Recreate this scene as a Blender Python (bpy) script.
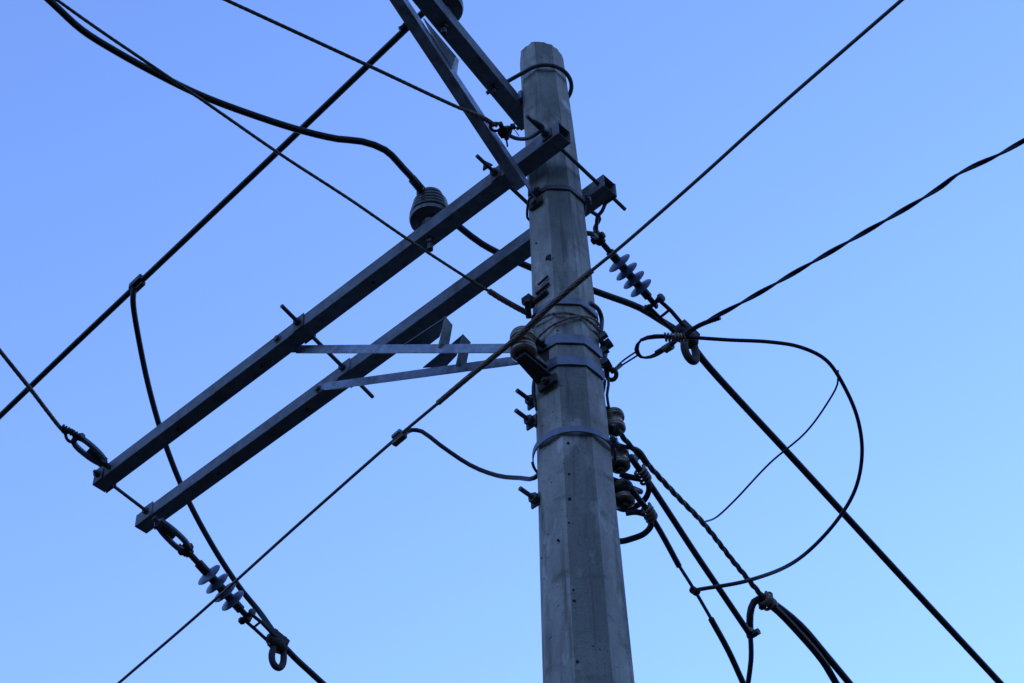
import bpy, math, random
from mathutils import Vector, Matrix
random.seed(7)
for o in list(bpy.data.objects): bpy.data.objects.remove(o)
S = bpy.context.scene
COL = S.collection
R_ = math.radians

# ------------------------------------------------------------------ camera
CAM = Vector((-0.20018, -4.82414, 1.6)); PITCH = R_(46.478); ROLL = R_(-2.4633)
FPX = 1848.889
FW = Vector((0, math.cos(PITCH), math.sin(PITCH)))
_rt = Vector((1, 0, 0)); _up = _rt.cross(FW)
RT = _rt*math.cos(ROLL) + _up*math.sin(ROLL)
UP = -_rt*math.sin(ROLL) + _up*math.cos(ROLL)
cd = bpy.data.cameras.new('camera'); cam = bpy.data.objects.new('camera', cd); COL.objects.link(cam)
cd.sensor_width = 36; cd.lens = 65; cd.clip_start = .05; cd.clip_end = 5000
m = Matrix((RT, UP, -FW)).transposed().to_4x4(); m.translation = CAM
cam.matrix_world = m
S.camera = cam

# ------------------------------------------------------------------ light
SUN_EL, SUN_AZ = 8.0, 40.0            # degrees; azimuth clockwise from +Y
w = bpy.data.worlds.new('World'); S.world = w; w.use_nodes = True
nt = w.node_tree; nt.nodes.clear()
sky = nt.nodes.new('ShaderNodeTexSky'); sky.sky_type = 'NISHITA'; sky.sun_disc = False
sky.sun_elevation = R_(SUN_EL); sky.sun_rotation = R_(SUN_AZ)
sky.altitude = 50; sky.air_density = 1.5; sky.dust_density = 0.0; sky.ozone_density = 2.5
wb = nt.nodes.new('ShaderNodeMix'); wb.data_type = 'RGBA'; wb.blend_type = 'MULTIPLY'
wb.inputs[0].default_value = 1.0; wb.inputs[7].default_value = (0.93, 0.99, 1.66, 1)   # cool white balance
bg = nt.nodes.new('ShaderNodeBackground'); bg.inputs[1].default_value = 0.15
wo = nt.nodes.new('ShaderNodeOutputWorld')
nt.links.new(sky.outputs[0], wb.inputs[6]); nt.links.new(wb.outputs[2], bg.inputs[0]); nt.links.new(bg.outputs[0], wo.inputs[0])
sd = bpy.data.lights.new('sun', 'SUN'); sun = bpy.data.objects.new('sun', sd); COL.objects.link(sun)
sd.energy = 0.05; sd.angle = R_(0.5); sd.color = (1, .86, .7)
sv = Vector((math.sin(R_(SUN_AZ))*math.cos(R_(SUN_EL)), math.cos(R_(SUN_AZ))*math.cos(R_(SUN_EL)), math.sin(R_(SUN_EL))))
sun.rotation_euler = sv.to_track_quat('Z', 'Y').to_euler(); sun.location = sv*30
S.view_settings.view_transform = 'Standard'; S.view_settings.look = 'None'
S.view_settings.exposure = 1.46; S.view_settings.gamma = 1.0; S.view_settings.use_curve_mapping = False
S.render.engine = 'CYCLES'; S.render.resolution_x = 1024; S.render.resolution_y = 683

# ------------------------------------------------------------------ geometry of the place
ZP, RP, TAPER = 8.59, 0.1005, 0.0144        # pole top height, octagon circumradius there, growth per metre down
def prad(z): return RP + TAPER*(ZP - z)
BOW = ((0, -.02), (5.0, -.006), (6.3, .002), (7.2, .005), (7.8, .000), (8.6, -.015))   # the pole is a little bowed
def PCz(z):
    for (a, x0), (b, x1) in zip(BOW, BOW[1:]):
        if z <= b: t = (z-a)/(b-a); t = t*t*(3-2*t)*.4+t*.6; return Vector((x0+(x1-x0)*t, 0, 0))
    return Vector((BOW[-1][1], 0, 0))
AZ = R_(-48.781)
D = Vector((math.sin(AZ), math.cos(AZ), 0))       # along the two long crossarms, away from the pole
N = Vector((math.cos(AZ), -math.sin(AZ), 0))      # along the lines, downhill
Z = Vector((0, 0, 1))
ZA, O1, O2, AS = 7.618, -0.16694, 0.16559, 0.075  # crossarm height, offsets, section
AZT = R_(-148.2)
A = Vector((math.sin(AZT), math.cos(AZT), 0))     # along the top crossarm
AP = Vector((-math.cos(AZT), math.sin(AZT), 0))   # its side away from the pole is -AP ... see below
def ray(x, y): return (FW + RT*((x-512)/FPX) - UP*((y-341.5)/FPX)).normalized()
def at(x, y, z): d = ray(x, y); return CAM + d*((z-CAM.z)/d.z)
def atl(x, y, z0, s, n0):                          # on the plane that drops by s per metre along N
    d = ray(x, y); t = (z0 + s*n0 - s*CAM.dot(N) - CAM.z)/(d.z + s*d.dot(N)); return CAM + d*t
def depth(p): return (p-CAM).dot(FW)
def prj(p):
    q = p-CAM; z = q.dot(FW); return (512+FPX*q.dot(RT)/z, 341.5-FPX*q.dot(UP)/z)
def rpx(wpx, p): return wpx*.5*depth(p)/FPX
def zat(p, y):                                     # height above horizontal point p seen at image row y
    lo, hi = 2., 12.
    for _ in range(50):
        mid = (lo+hi)/2
        if prj(Vector((p.x, p.y, mid)))[1] > y: lo = mid
        else: hi = mid
    return Vector((p.x, p.y, lo))
def azv(a): a = R_(a); return Vector((math.sin(a), math.cos(a), 0))
def tn(t, n, z): return D*t + N*n + Z*z
def onpole(x, y, off=0.0):                         # first point of the pole's surface on this line of sight
    d = ray(x, y); best = None; bh = 9
    for i in range(3000):
        q = CAM + d*(5 + i*.0015); h = math.hypot(q.x-PCz(q.z).x, q.y)
        if h <= prad(q.z)*.975 + off: return q
        if h < bh: bh, best = h, q
    return best

# ------------------------------------------------------------------ materials
def mat(name, base=(.5, .5, .5), rough=.5, metal=0.0, spec=.5, var=0.0, scale=20, bump=0.0, bscale=60, dark=None, dscale=8, dlo=.55, dhi=.7, stretch=None):
    M = bpy.data.materials.new(name); M.use_nodes = True; n = M.node_tree.nodes; l = M.node_tree.links
    b = n['Principled BSDF']; b.inputs['Roughness'].default_value = rough; b.inputs['Metallic'].default_value = metal
    b.inputs['Specular IOR Level'].default_value = spec
    tc = n.new('ShaderNodeTexCoord'); vec = tc.outputs['Object']
    if stretch:
        mp = n.new('ShaderNodeMapping'); mp.inputs['Scale'].default_value = stretch; l.new(vec, mp.inputs[0]); vec = mp.outputs[0]
    nz = n.new('ShaderNodeTexNoise'); nz.inputs['Scale'].default_value = scale; nz.inputs['Detail'].default_value = 6; nz.inputs['Roughness'].default_value = .65
    l.new(vec, nz.inputs['Vector'])
    rp = n.new('ShaderNodeValToRGB'); rp.color_ramp.elements[0].position = .3; rp.color_ramp.elements[1].position = .7
    c0 = [max(0, c*(1-var)) for c in base]; c1 = [min(1, c*(1+var)) for c in base]
    rp.color_ramp.elements[0].color = (*c0, 1); rp.color_ramp.elements[1].color = (*c1, 1)
    l.new(nz.outputs[0], rp.inputs[0]); out = rp.outputs[0]
    if dark:
        n2 = n.new('ShaderNodeTexNoise'); n2.inputs['Scale'].default_value = dscale; n2.inputs['Detail'].default_value = 8; n2.inputs['Roughness'].default_value = .6
        l.new(tc.outputs['Object'], n2.inputs['Vector'])
        mr = n.new('ShaderNodeMapRange'); mr.inputs[1].default_value = dlo; mr.inputs[2].default_value = dhi; l.new(n2.outputs[0], mr.inputs[0])
        mx = n.new('ShaderNodeMix'); mx.data_type = 'RGBA'; l.new(mr.outputs[0], mx.inputs[0]); l.new(out, mx.inputs[6]); mx.inputs[7].default_value = (*dark, 1)
        out = mx.outputs[2]
    l.new(out, b.inputs['Base Color'])
    if bump:
        n3 = n.new('ShaderNodeTexNoise'); n3.inputs['Scale'].default_value = bscale; n3.inputs['Detail'].default_value = 4
        l.new(vec, n3.inputs['Vector'])
        bp = n.new('ShaderNodeBump'); bp.inputs['Strength'].default_value = bump; bp.inputs['Distance'].default_value = .004
        l.new(n3.outputs[0], bp.inputs['Height']); l.new(bp.outputs[0], b.inputs['Normal'])
    return M
M_ARM = mat('crossarm_steel', (.17, .185, .21), .6, .1, .25, var=.30, scale=22, bump=.12, bscale=90, dark=(.10, .085, .07), dscale=8, dlo=.52, dhi=.74, stretch=(1, 1, 1))
M_GALV = mat('bright_galvanised_steel', (.25, .285, .35), .45, .45, var=.35, scale=18, bump=.1, bscale=120, dark=(.13, .125, .125), dscale=14, dlo=.5, dhi=.72)
M_FLAP = mat('sky_lit_flap', (.46, .48, .50), .5, .2, var=.2, scale=25)  # paler than the bars: light from the right-hand sky put into the colour
M_BAND = mat('band_steel', (.145, .165, .205), .45, .4, var=.2, scale=30, dark=(.14, .11, .09), dscale=22, dlo=.58, dhi=.75)
M_BOLT = mat('weathered_bolt_steel', (.09, .09, .095), .6, .5, var=.35, scale=60, bump=.2, bscale=300)
M_RUST = mat('rusty_iron', (.042, .034, .03), .75, .15, var=.4, scale=70, bump=.25, bscale=200)
M_CABLE = mat('black_cable_sheath', (.014, .015, .018), .5, 0, .35, var=.3, scale=25, bump=.06, bscale=120)
M_STRAND = mat('weathered_strand', (.13, .115, .10), .55, .4, var=.35, scale=80)
M_ARMOR = mat('brown_armor_rod', (.23, .17, .13), .6, .3, var=.35, scale=60)
M_PORC = mat('grey_porcelain', (.085, .09, .092), .22, 0, .6, var=.2, scale=30, dark=(.075, .065, .05), dscale=18, dlo=.5, dhi=.7)
M_PORCB = mat('brown_porcelain', (.38, .31, .22), .22, 0, .6, var=.3, scale=35, dark=(.10, .08, .06), dscale=30, dlo=.5, dhi=.68)
M_SHED = mat('blue_grey_polymer', (.085, .12, .21), .3, 0, .5, var=.12, scale=30)
M_CORE = mat('dark_polymer', (.02, .021, .026), .5, 0, .4, var=.3, scale=30)
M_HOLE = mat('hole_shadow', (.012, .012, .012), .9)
M_COPPER = mat('brown_connector', (.14, .095, .07), .5, .4, var=.3, scale=60)
BLOCKER_H = 56  # height of the added ring that shuts out the horizon glow
M_BLOCKER = mat('horizon_blocker_dark', (.026, .024, .013), .95, var=.5, scale=.25, bump=.6, bscale=1.5)
M_GROUND = mat('ground_asphalt', (.032, .025, .016), .9, var=.3, scale=3, bump=.3, bscale=40)

def concrete(name, k, spk, warm, spk_s):
    M = bpy.data.materials.new(name); M.use_nodes = True; n = M.node_tree.nodes; l = M.node_tree.links
    b = n['Principled BSDF']; b.inputs['Roughness'].default_value = .88; b.inputs['Specular IOR Level'].default_value = .25
    tc = n.new('ShaderNodeTexCoord'); v = tc.outputs['Object']
    def noise(scale, detail, rough, st=None):
        q = v
        if st:
            mp = n.new('ShaderNodeMapping'); mp.inputs['Scale'].default_value = st; l.new(v, mp.inputs[0]); q = mp.outputs[0]
        t = n.new('ShaderNodeTexNoise'); t.inputs['Scale'].default_value = scale; t.inputs['Detail'].default_value = detail; t.inputs['Roughness'].default_value = rough
        l.new(q, t.inputs['Vector']); return t.outputs[0]
    def ramp(src, p0, p1, c0, c1):
        r = n.new('ShaderNodeValToRGB'); e = r.color_ramp.elements; e[0].position, e[1].position = p0, p1
        e[0].color, e[1].color = (*c0, 1), (*c1, 1); l.new(src, r.inputs[0]); return r.outputs[0]
    def mix(f, a, c, mode='MIX'):
        x = n.new('ShaderNodeMix'); x.data_type = 'RGBA'; x.blend_type = mode
        if hasattr(f, 'node'): l.new(f, x.inputs[0])
        else: x.inputs[0].default_value = f
        for s, i in ((a, 6), (c, 7)):
            if hasattr(s, 'node'): l.new(s, x.inputs[i])
            else: x.inputs[i].default_value = (*s, 1)
        return x.outputs[2]
    def rng(src, a, c):
        r = n.new('ShaderNodeMapRange'); r.inputs[1].default_value = a; r.inputs[2].default_value = c; l.new(src, r.inputs[0]); return r.outputs[0]
    col = ramp(noise(4, 9, .7, (1, 1, .45)), .3, .72, (.22*k*warm, .21*k, .185*k), (.60*k*warm, .565*k, .495*k))
    col = mix(rng(noise(spk_s, 3, .7), .50, .74), col, (.20*spk, .19*spk, .17*spk))             # sand grain
    col = mix(rng(noise(9, 6, .6, (3.2, 3.2, .22)), .53, .74), col, (.16*k, .15*k, .125*k))       # run-off streaks
    col = mix(rng(noise(6.5, 7, .65, (1, 1, 2.2)), .56, .74), col, (.15, .15, .115))              # greenish grime
    col = mix(rng(noise(7.5, 5, .6, (1.4, 1.4, .6)), .58, .70), col, (.66*k, .63*k, .57*k))       # pale laitance
    col = mix(rng(noise(4.6, 7, .72, (1.3, 1.3, .8)), .59, .70), col, (.24, .16, .10))          # rust-brown smears
    vo = n.new('ShaderNodeTexVoronoi'); vo.inputs['Scale'].default_value = 34; vo.inputs['Randomness'].default_value = 1; l.new(v, vo.inputs['Vector'])
    pit = rng(vo.outputs[0], .14, .09)
    gate = rng(noise(13, 2, .5), .54, .57)
    mu = n.new('ShaderNodeMath'); mu.operation = 'MULTIPLY'; l.new(pit, mu.inputs[0]); l.new(gate, mu.inputs[1])
    col = mix(mu.outputs[0], col, (.06, .06, .06))
    l.new(col, b.inputs['Base Color'])
    bp = n.new('ShaderNodeBump'); bp.inputs['Strength'].default_value = .35; bp.inputs['Distance'].default_value = .004
    ad = n.new('ShaderNodeMath'); ad.operation = 'SUBTRACT'; l.new(noise(90, 5, .7), ad.inputs[0]); l.new(mu.outputs[0], ad.inputs[1])
    l.new(ad.outputs[0], bp.inputs['Height']); l.new(bp.outputs[0], b.inputs['Normal'])
    return M
M_CONC = concrete('pole_concrete', 1.0, 1.5, 1.0, 90)
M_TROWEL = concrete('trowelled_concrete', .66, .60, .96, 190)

# ------------------------------------------------------------------ mesh helpers
ORG = {}
def frame(x, zhint=Z):                             # rotation whose X axis is x
    x = x.normalized(); y = zhint.cross(x)
    if y.length < 1e-4: y = Vector((0, 1, 0)).cross(x)
    y.normalize(); z = x.cross(y); return Matrix((x, y, z)).transposed()
def catmull(P, step=None, n=10):
    if len(P) < 3: 
        return [P[0].lerp(P[-1], i/ n) for i in range(n+1)]
    Q = [P[0]*2-P[1]] + list(P) + [P[-1]*2-P[-2]]; out = []
    for i in range(1, len(Q)-2):
        p0, p1, p2, p3 = Q[i-1:i+3]
        t0 = 0; t1 = t0+max(1e-5, (p1-p0).length)**.5; t2 = t1+max(1e-5, (p2-p1).length)**.5; t3 = t2+max(1e-5, (p3-p2).length)**.5
        k = n if step is None else max(2, min(400, int((p2-p1).length/step)))
        for j in range(k):
            t = t1+(t2-t1)*j/k
            a1 = p0*((t1-t)/(t1-t0))+p1*((t-t0)/(t1-t0)); a2 = p1*((t2-t)/(t2-t1))+p2*((t-t1)/(t2-t1)); a3 = p2*((t3-t)/(t3-t2))+p3*((t-t2)/(t3-t2))
            b1 = a1*((t2-t)/(t2-t0))+a2*((t-t0)/(t2-t0)); b2 = a2*((t3-t)/(t3-t1))+a3*((t-t1)/(t3-t1))
            out.append(b1*((t2-t)/(t2-t1))+b2*((t-t1)/(t2-t1)))
    out.append(P[-1].copy()); return out
def frames(path, closed=False):
    n = len(path); T = []
    for i in range(n):
        a = path[i-1] if (i > 0 or closed) else path[i]; b = path[(i+1) % n] if (i < n-1 or closed) else path[i]
        T.append((b-a).normalized())
    u = T[0].orthogonal().normalized(); out = []
    for t in T:
        u = (u - t*u.dot(t)); u = u.normalized() if u.length > 1e-6 else t.orthogonal().normalized()
        out.append((u.copy(), t.cross(u)))
    return out
class MB:
    def __init__(s): s.v = []; s.f = []
    def add(s, vs, fs):
        k = len(s.v); s.v += [Vector(a) for a in vs]; s.f += [[i+k for i in q] for q in fs]; return s
    def tube(s, path, r, seg=10, closed=False):
        fr = frames(path, closed); vs = []; fs = []; n = len(path)
        for i, (p, (u, w_)) in enumerate(zip(path, fr)):
            ri = r[i] if isinstance(r, (list, tuple)) else r
            for k in range(seg):
                a = 2*math.pi*k/seg; vs.append(p+u*(ri*math.cos(a))+w_*(ri*math.sin(a)))
        for i in range(n if closed else n-1):
            j = (i+1) % n
            for k in range(seg): fs.append((i*seg+k, i*seg+(k+1) % seg, j*seg+(k+1) % seg, j*seg+k))
        if not closed: fs += [tuple(range(seg))[::-1], tuple(range((n-1)*seg, n*seg))]
        return s.add(vs, fs)
    def strand(s, path, r, pitch, k=3, seg=6, phase=0):          # k wires laid round each other
        fr = frames(path); L = 0; rr = r*(.52 if k < 5 else .40 if k < 7 else .31); of = r*(.5 if k < 5 else .62 if k < 7 else .70)
        for j in range(k):
            L = 0; q = []
            for i, p in enumerate(path):
                if i: L += (p-path[i-1]).length
                a = phase+2*math.pi*(L/pitch + j/k); u, w_ = fr[i]
                q.append(p+u*(of*math.cos(a))+w_*(of*math.sin(a)))
            s.tube(q, rr, seg)
        return s
    def coil(s, path, R, r, pitch, seg=5):
        fr = frames(path); L = 0; q = []
        for i, p in enumerate(path):
            if i: L += (p-path[i-1]).length
            a = 2*math.pi*L/pitch; u, w_ = fr[i]; q.append(p+u*(R*math.cos(a))+w_*(R*math.sin(a)))
        return s.tube(q, r, seg)
    def cyl(s, a, b, r, seg=12, r2=None):
        return s.tube([Vector(a), Vector(b)], [r, r if r2 is None else r2], seg)
    def hexn(s, p, ax, r, h):
        ax = ax.normalized(); return s.tube([p-ax*(h/2), p+ax*(h/2)], r, 6)
    def box(s, c, rot, sx, sy, sz):
        vs = [c+rot@Vector((a*sx/2, b*sy/2, d*sz/2)) for a in (-1, 1) for b in (-1, 1) for d in (-1, 1)]
        return s.add(vs, [(0, 1, 3, 2), (4, 6, 7, 5), (0, 4, 5, 1), (2, 3, 7, 6), (0, 2, 6, 4), (1, 5, 7, 3)])
    def prism(s, poly, off):                                      # polygon (list of points) extruded by vector
        n = len(poly); vs = list(poly)+[p+off for p in poly]
        return s.add(vs, [tuple(range(n))[::-1], tuple(range(n, 2*n))]+[(i, (i+1) % n, n+(i+1) % n, n+i) for i in range(n)])
    def lathe(s, prof, o, ax, seg=28):                            # prof: (height, radius)
        rot = frame(ax, Vector((1, 0, 0)) if abs(ax.normalized().z) > .9 else Z); vs = []; fs = []
        for h, r in prof:
            for k in range(seg):
                a = 2*math.pi*k/seg; vs.append(o+rot@Vector((h, r*math.cos(a), r*math.sin(a))))
        for i in range(len(prof)-1):
            for k in range(seg): fs.append((i*seg+k, i*seg+(k+1) % seg, (i+1)*seg+(k+1) % seg, (i+1)*seg+k))
        fs += [tuple(range(seg))[::-1], tuple(range((len(prof)-1)*seg, len(prof)*seg))]
        return s.add(vs, fs)
    def build(s, name, m, parent=None, label=None, bevel=0, sharp=35, org=None):
        o0 = ORG[parent.name] if parent else (org or Vector((0, 0, 0)))
        me = bpy.data.meshes.new(name); me.from_pydata([tuple(v-o0) for v in s.v], [], s.f); me.validate()
        import bmesh
        b = bmesh.new(); b.from_mesh(me); bmesh.ops.recalc_face_normals(b, faces=b.faces); b.to_mesh(me); b.free()
        me.materials.append(m)
        me.polygons.foreach_set('use_smooth', [True]*len(me.polygons)); me.set_sharp_from_angle(angle=R_(sharp))
        o = bpy.data.objects.new(name, me); COL.objects.link(o)
        if parent: o.parent = parent
        else: o.location = o0
        ORG[o.name] = o0
        if bevel:
            bv = o.modifiers.new('bevel', 'BEVEL'); bv.width = bevel; bv.segments = 2; bv.limit_method = 'ANGLE'; bv.angle_limit = R_(40)
        if label: o['label'] = label
        return o
def tag(o, label=None, cat=None, group=None, kind=None):
    for k, v in (('label', label), ('category', cat), ('group', group), ('kind', kind)):
        if v: o[k] = v
    return o
def thing(name, loc, label, cat, group=None):
    o = bpy.data.objects.new(name, None); COL.objects.link(o); o.location = loc; o.empty_display_size = .05
    ORG[o.name] = Vector(loc); return tag(o, label, cat, group)
def dup(root, mw, label):                                         # a thing with its parts and sub-parts, somewhere else
    r = root.copy(); COL.objects.link(r); r.matrix_world = mw; r['label'] = label
    for ch in list(root.children):
        c = ch.copy(); COL.objects.link(c); c.parent = r
        for g in list(ch.children):
            d = g.copy(); COL.objects.link(d); d.parent = c
    return r
def mtx(o, x, s=1.0, zh=Z):
    M = frame(x, zh).to_4x4() @ Matrix.Scale(s, 4); M.translation = o; return M

# ------------------------------------------------------------------ ground and pole
g = MB(); g.add([(-3000, -3000, 0), (3000, -3000, 0), (3000, 3000, 0), (-3000, 3000, 0)], [(0, 1, 2, 3)])
tag(g.build('ground', M_GROUND), kind='structure')
hb = MB(); hv = []; hf = []; NA = 96; RD = (60, 75, 95, 120, 150, 190, 240)  # unseen dark ring, added to block the low sky and sun
for j, rd in enumerate(RD):
    for k in range(NA):
        a = 2*math.pi*k/NA
        rim = 1 + .22*math.sin(3*a+.6) + .12*math.sin(7*a+2) + .05*math.sin(17*a) + random.uniform(-.03, .03)
        hgt = BLOCKER_H*rim*math.sin(min(1, (rd-60)/130)*math.pi/2)**1.3 if j else -2
        hv.append((rd*math.sin(a), rd*math.cos(a), hgt))
for j in range(len(RD)-1):
    for k in range(NA): hf.append((j*NA+k, j*NA+(k+1) % NA, (j+1)*NA+(k+1) % NA, (j+1)*NA+k))
hb.add(hv, hf); tag(hb.build('horizon_blocker', M_BLOCKER, sharp=80), kind='structure')

p = MB(); rings = [(0, 0), (2, 0), (4, 0)] + [(4.5+.25*q_, 0) for q_ in range(16)] + [(ZP-.12, 0), (ZP-.09, 0), (ZP-.064, 0), (ZP-.056, .006)]
A0 = 174.4; vs = []; per = 72
for z, ins in rings:
    Rr = prad(z)-ins
    for k in range(8):
        for da in (-19.5, -14, -8, -2.4, 0, 2.4, 8, 14, 19.5):
            a = A0+22.5+45*k+da
            rr = Rr*(math.cos(R_(22.5))/math.cos(R_(22.5-abs(da)))) if da else Rr*.9935
            q = azv(a)*rr; zz = z
            if z > ZP-.12:                              # worn, rounded top edge on the right
                u = max(0, math.cos(R_(a-112)))**.7*min(1, (z-ZP+.12)/.05)
                q = q.lerp(azv(a)*Rr*.93, u*.9); zz -= .022*u*(1 if z > ZP-.08 else 0)
                zz += .0025*math.sin(a*.31)+.002*math.sin(a*.83)
            vs.append((q.x+PCz(z).x, q.y, zz))
fs = [tuple(range((len(rings)-1)*per, len(rings)*per))]
for i in range(len(rings)-1):
    for k in range(per): fs.append((i*per+k, i*per+(k+1) % per, (i+1)*per+(k+1) % per, (i+1)*per+k))
p.add(vs, fs)
pole = p.build('utility_pole', M_CONC, sharp=14)
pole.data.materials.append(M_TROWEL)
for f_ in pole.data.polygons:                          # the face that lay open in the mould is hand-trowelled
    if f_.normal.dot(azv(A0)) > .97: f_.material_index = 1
tag(pole, 'weathered eight-sided grey concrete utility pole carrying all the crossarms', 'utility pole')
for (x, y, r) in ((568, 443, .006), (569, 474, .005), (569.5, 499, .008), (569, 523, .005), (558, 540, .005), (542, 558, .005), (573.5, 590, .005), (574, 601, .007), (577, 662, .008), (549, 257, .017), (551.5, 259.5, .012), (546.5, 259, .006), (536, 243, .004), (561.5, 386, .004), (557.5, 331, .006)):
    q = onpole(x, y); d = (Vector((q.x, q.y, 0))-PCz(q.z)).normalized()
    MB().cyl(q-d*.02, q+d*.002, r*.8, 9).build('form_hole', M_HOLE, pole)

# ------------------------------------------------------------------ crossarms
def hollow_beam(a, b, side, size, wall, m, parent):
    ax = (b-a); rot = frame(ax); L = ax.length; bm = MB(); h = size/2; k = h-wall
    vs = []
    for x in (0, L):
        for q in (h, k):
            for sy, sz in ((-1, -1), (1, -1), (1, 1), (-1, 1)): vs.append(a+rot@Vector((x, sy*q, sz*q)))
    fs = []
    for i in range(4):
        j = (i+1) % 4
        fs += [(i, j, 8+j, 8+i), (4+i, 12+i, 12+j, 4+j), (i, 4+i, 4+j, j), (8+i, 8+j, 12+j, 12+i)]
    bm.add(vs, fs); return bm.build('beam', m, parent, bevel=.004)
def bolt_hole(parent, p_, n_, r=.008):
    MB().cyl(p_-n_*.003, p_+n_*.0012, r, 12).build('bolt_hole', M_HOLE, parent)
def bolt_head(parent, p_, n_, r=.014, h=.012):
    b = MB(); b.cyl(p_, p_+n_*.003, r*1.5, 16); b.hexn(p_+n_*(.003+h/2), n_, r, h); b.build('bolt_head', M_BOLT, parent)
GARM = 'long crossarms clamped either side of the pole'
arms = []
for o_, t0, t1, lab in ((O1, -.212, 2.785, 'long square steel crossarm passing in front of the pole, carrying the squat insulator'),
                        (O2, -.166, 2.88, 'long square steel crossarm passing behind the pole, with the finned insulators at its ends')):
    r = thing('crossarm', tn(0, o_, ZA), lab, 'crossarm', GARM)
    hollow_beam(tn(t0, o_, ZA), tn(t1, o_, ZA), None, AS, .0045, M_ARM, r); arms.append(r)
bolt_head(arms[0], tn(1.475, O1-AS/2, ZA+.003), -N); bolt_head(arms[1], tn(1.565, O2-AS/2, ZA-.012), -N)
for t in (1.62, 2.2, .9): bolt_hole(arms[0], tn(t, O1, ZA-AS/2), -Z)
for t in (1.68, 2.3, 1.1): bolt_hole(arms[1], tn(t, O2, ZA-AS/2), -Z)
# top crossarm, fixed against the back-left of the pole
PERP = Vector((A.y, -A.x, 0));  
if PERP.y < 0: PERP = -PERP                        # points away from the pole's camera side
ZT = 8.235; OT = prad(ZT)+AS/2+.004
def tp(t, n, z): return A*t + PERP*n + Z*z         # n along PERP
tarm = thing('crossarm', tp(0, OT, ZT), 'short dark steel crossarm held at the pole top by a round hoop bolt', 'crossarm')
hollow_beam(tp(-.07, OT, ZT), tp(1.75, OT, ZT), None, AS, .0045, M_ARM, tarm)
MB().box(tp(.02, OT-AS/2-.010, ZT+.02), frame(A), .09, .016, .055).build('saddle', M_GALV, tarm)

# ------------------------------------------------------------------ hoop bolt and pole bands
def arc(r, a0, a1, z, n=28, c=Vector((0, 0, 0))): return [c+azv(a0+(a1-a0)*i/n)*r+Z*z for i in range(n+1)]
ub = thing('hoop_bolt', Vector((0, 0, ZT)), 'dark round hoop bolt bent around the pole top, holding the short crossarm', 'bolt')
rr_ = prad(ZT)+.014; sA = R_(0)
pts = []
e1 = A*rr_; 
for i in range(33):
    a = math.pi*i/32; pts.append(A*(rr_*math.cos(a)) - PERP*(rr_*math.sin(a)) + Z*(ZT+.068)+PCz(ZT))
pts = [pts[0]+PERP*(OT+.08)] + pts + [pts[-1]+PERP*(OT+.08)]
MB().tube(pts, .0095, 12).build('hoop', M_BOLT, ub)
for q in (pts[0], pts[-1]):
    MB().hexn(q-PERP*.03, PERP, .018, .018).build('nut', M_BOLT, ub)
b = MB(); b.cyl(tp(.20, OT, ZT-.085), tp(.20, OT, ZT+.02), .008); b.hexn(tp(.20, OT, ZT-.05), Z, .016, .016)
tag(b.build('stud_bolt', M_BOLT, org=tp(.2, OT, ZT)), 'small bolt end poking out below the short top crossarm beside the pole', 'bolt')

def octr(a, R0, soft=0.0):
    d = ((a-A0+22.5) % 45)-22.5
    return R0*(.924/math.cos(R_(d))*(1-soft)+soft)
def strap_ring(bm, z, a0, a1, h, R0, th=.005, n=72, soft=.1):
    vs = []; fs = []
    for i in range(n+1):
        a = a0+(a1-a0)*i/n; d = azv(a); r0 = octr(a, R0, soft)
        for rr, zz in ((r0, z-h/2), (r0+th, z-h/2), (r0+th, z+h/2), (r0, z+h/2)): vs.append(PCz(z)+d*rr+Z*zz)
    for i in range(n):
        for k in range(4): fs.append((i*4+k, i*4+(k+1) % 4, i*4+4+(k+1) % 4, i*4+4+k))
    fs += [(0, 1, 2, 3), (n*4, n*4+3, n*4+2, n*4+1)]
    bm.add(vs, fs)
def pole_band(z, aL, aR, h, lab, soft=.3, lugs=(1, 1), grow=.002, m=None, group='steel bands clamped round the pole'):
    r0 = prad(z-h/2)+grow
    r = thing('pole_band', Vector((0, 0, z)), lab, 'pole band', group)
    b = MB(); strap_ring(b, z, aL, aR, h, r0, soft=soft); b.build('strap', m or M_BAND, r)
    b = MB(); b.tube([PCz(z)+azv(aR+(aL-360-aR)*i/60)*(octr(aR+(aL-360-aR)*i/60, r0, soft)+.005)+Z*(z-.004) for i in range(61)], .0055, 8); b.build('back_hoop', M_BOLT, r)
    for a, on in zip((aL, aR), lugs):
        if not on: continue
        d = azv(a); tdir = Vector((d.y, -d.x, 0)); c = PCz(z)+d*(octr(a, r0, soft)+.015)+Z*z
        b = MB(); b.box(c, frame(d), .032, .012, h*.95); b.build('lug', M_BAND, r, bevel=.002)
        b = MB(); c = c+d*.004; b.cyl(c-tdir*.03, c+tdir*.03, .006, 10); b.hexn(c+tdir*.016, tdir, .012, .012); b.hexn(c-tdir*.016, tdir, .012, .012)
        b.build('clamp_bolt', M_BOLT, r)
    return r
pole_band(7.455, 222, 108, .024, 'dark steel band on the upper pole just below where the crossarms meet', m=M_BOLT)
pole_band(6.757, 236, 84, .030, 'thin steel band with a bent right end, first below the lower rear crossarm', lugs=(0, 0))
pole_band(6.548, 226, 98, .046, 'broad steel band level with the round spool insulator, above its twin', lugs=(1, 0))
pole_band(6.432, 226, 100, .046, 'broad steel band just below the round spool insulator, where the bracket is bolted', lugs=(0, 0))
pole_band(6.071, 276, 116, .027, 'steel band on the lower pole beside the stacked spool insulators', soft=.95, grow=.006, lugs=(0, 1))

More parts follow.
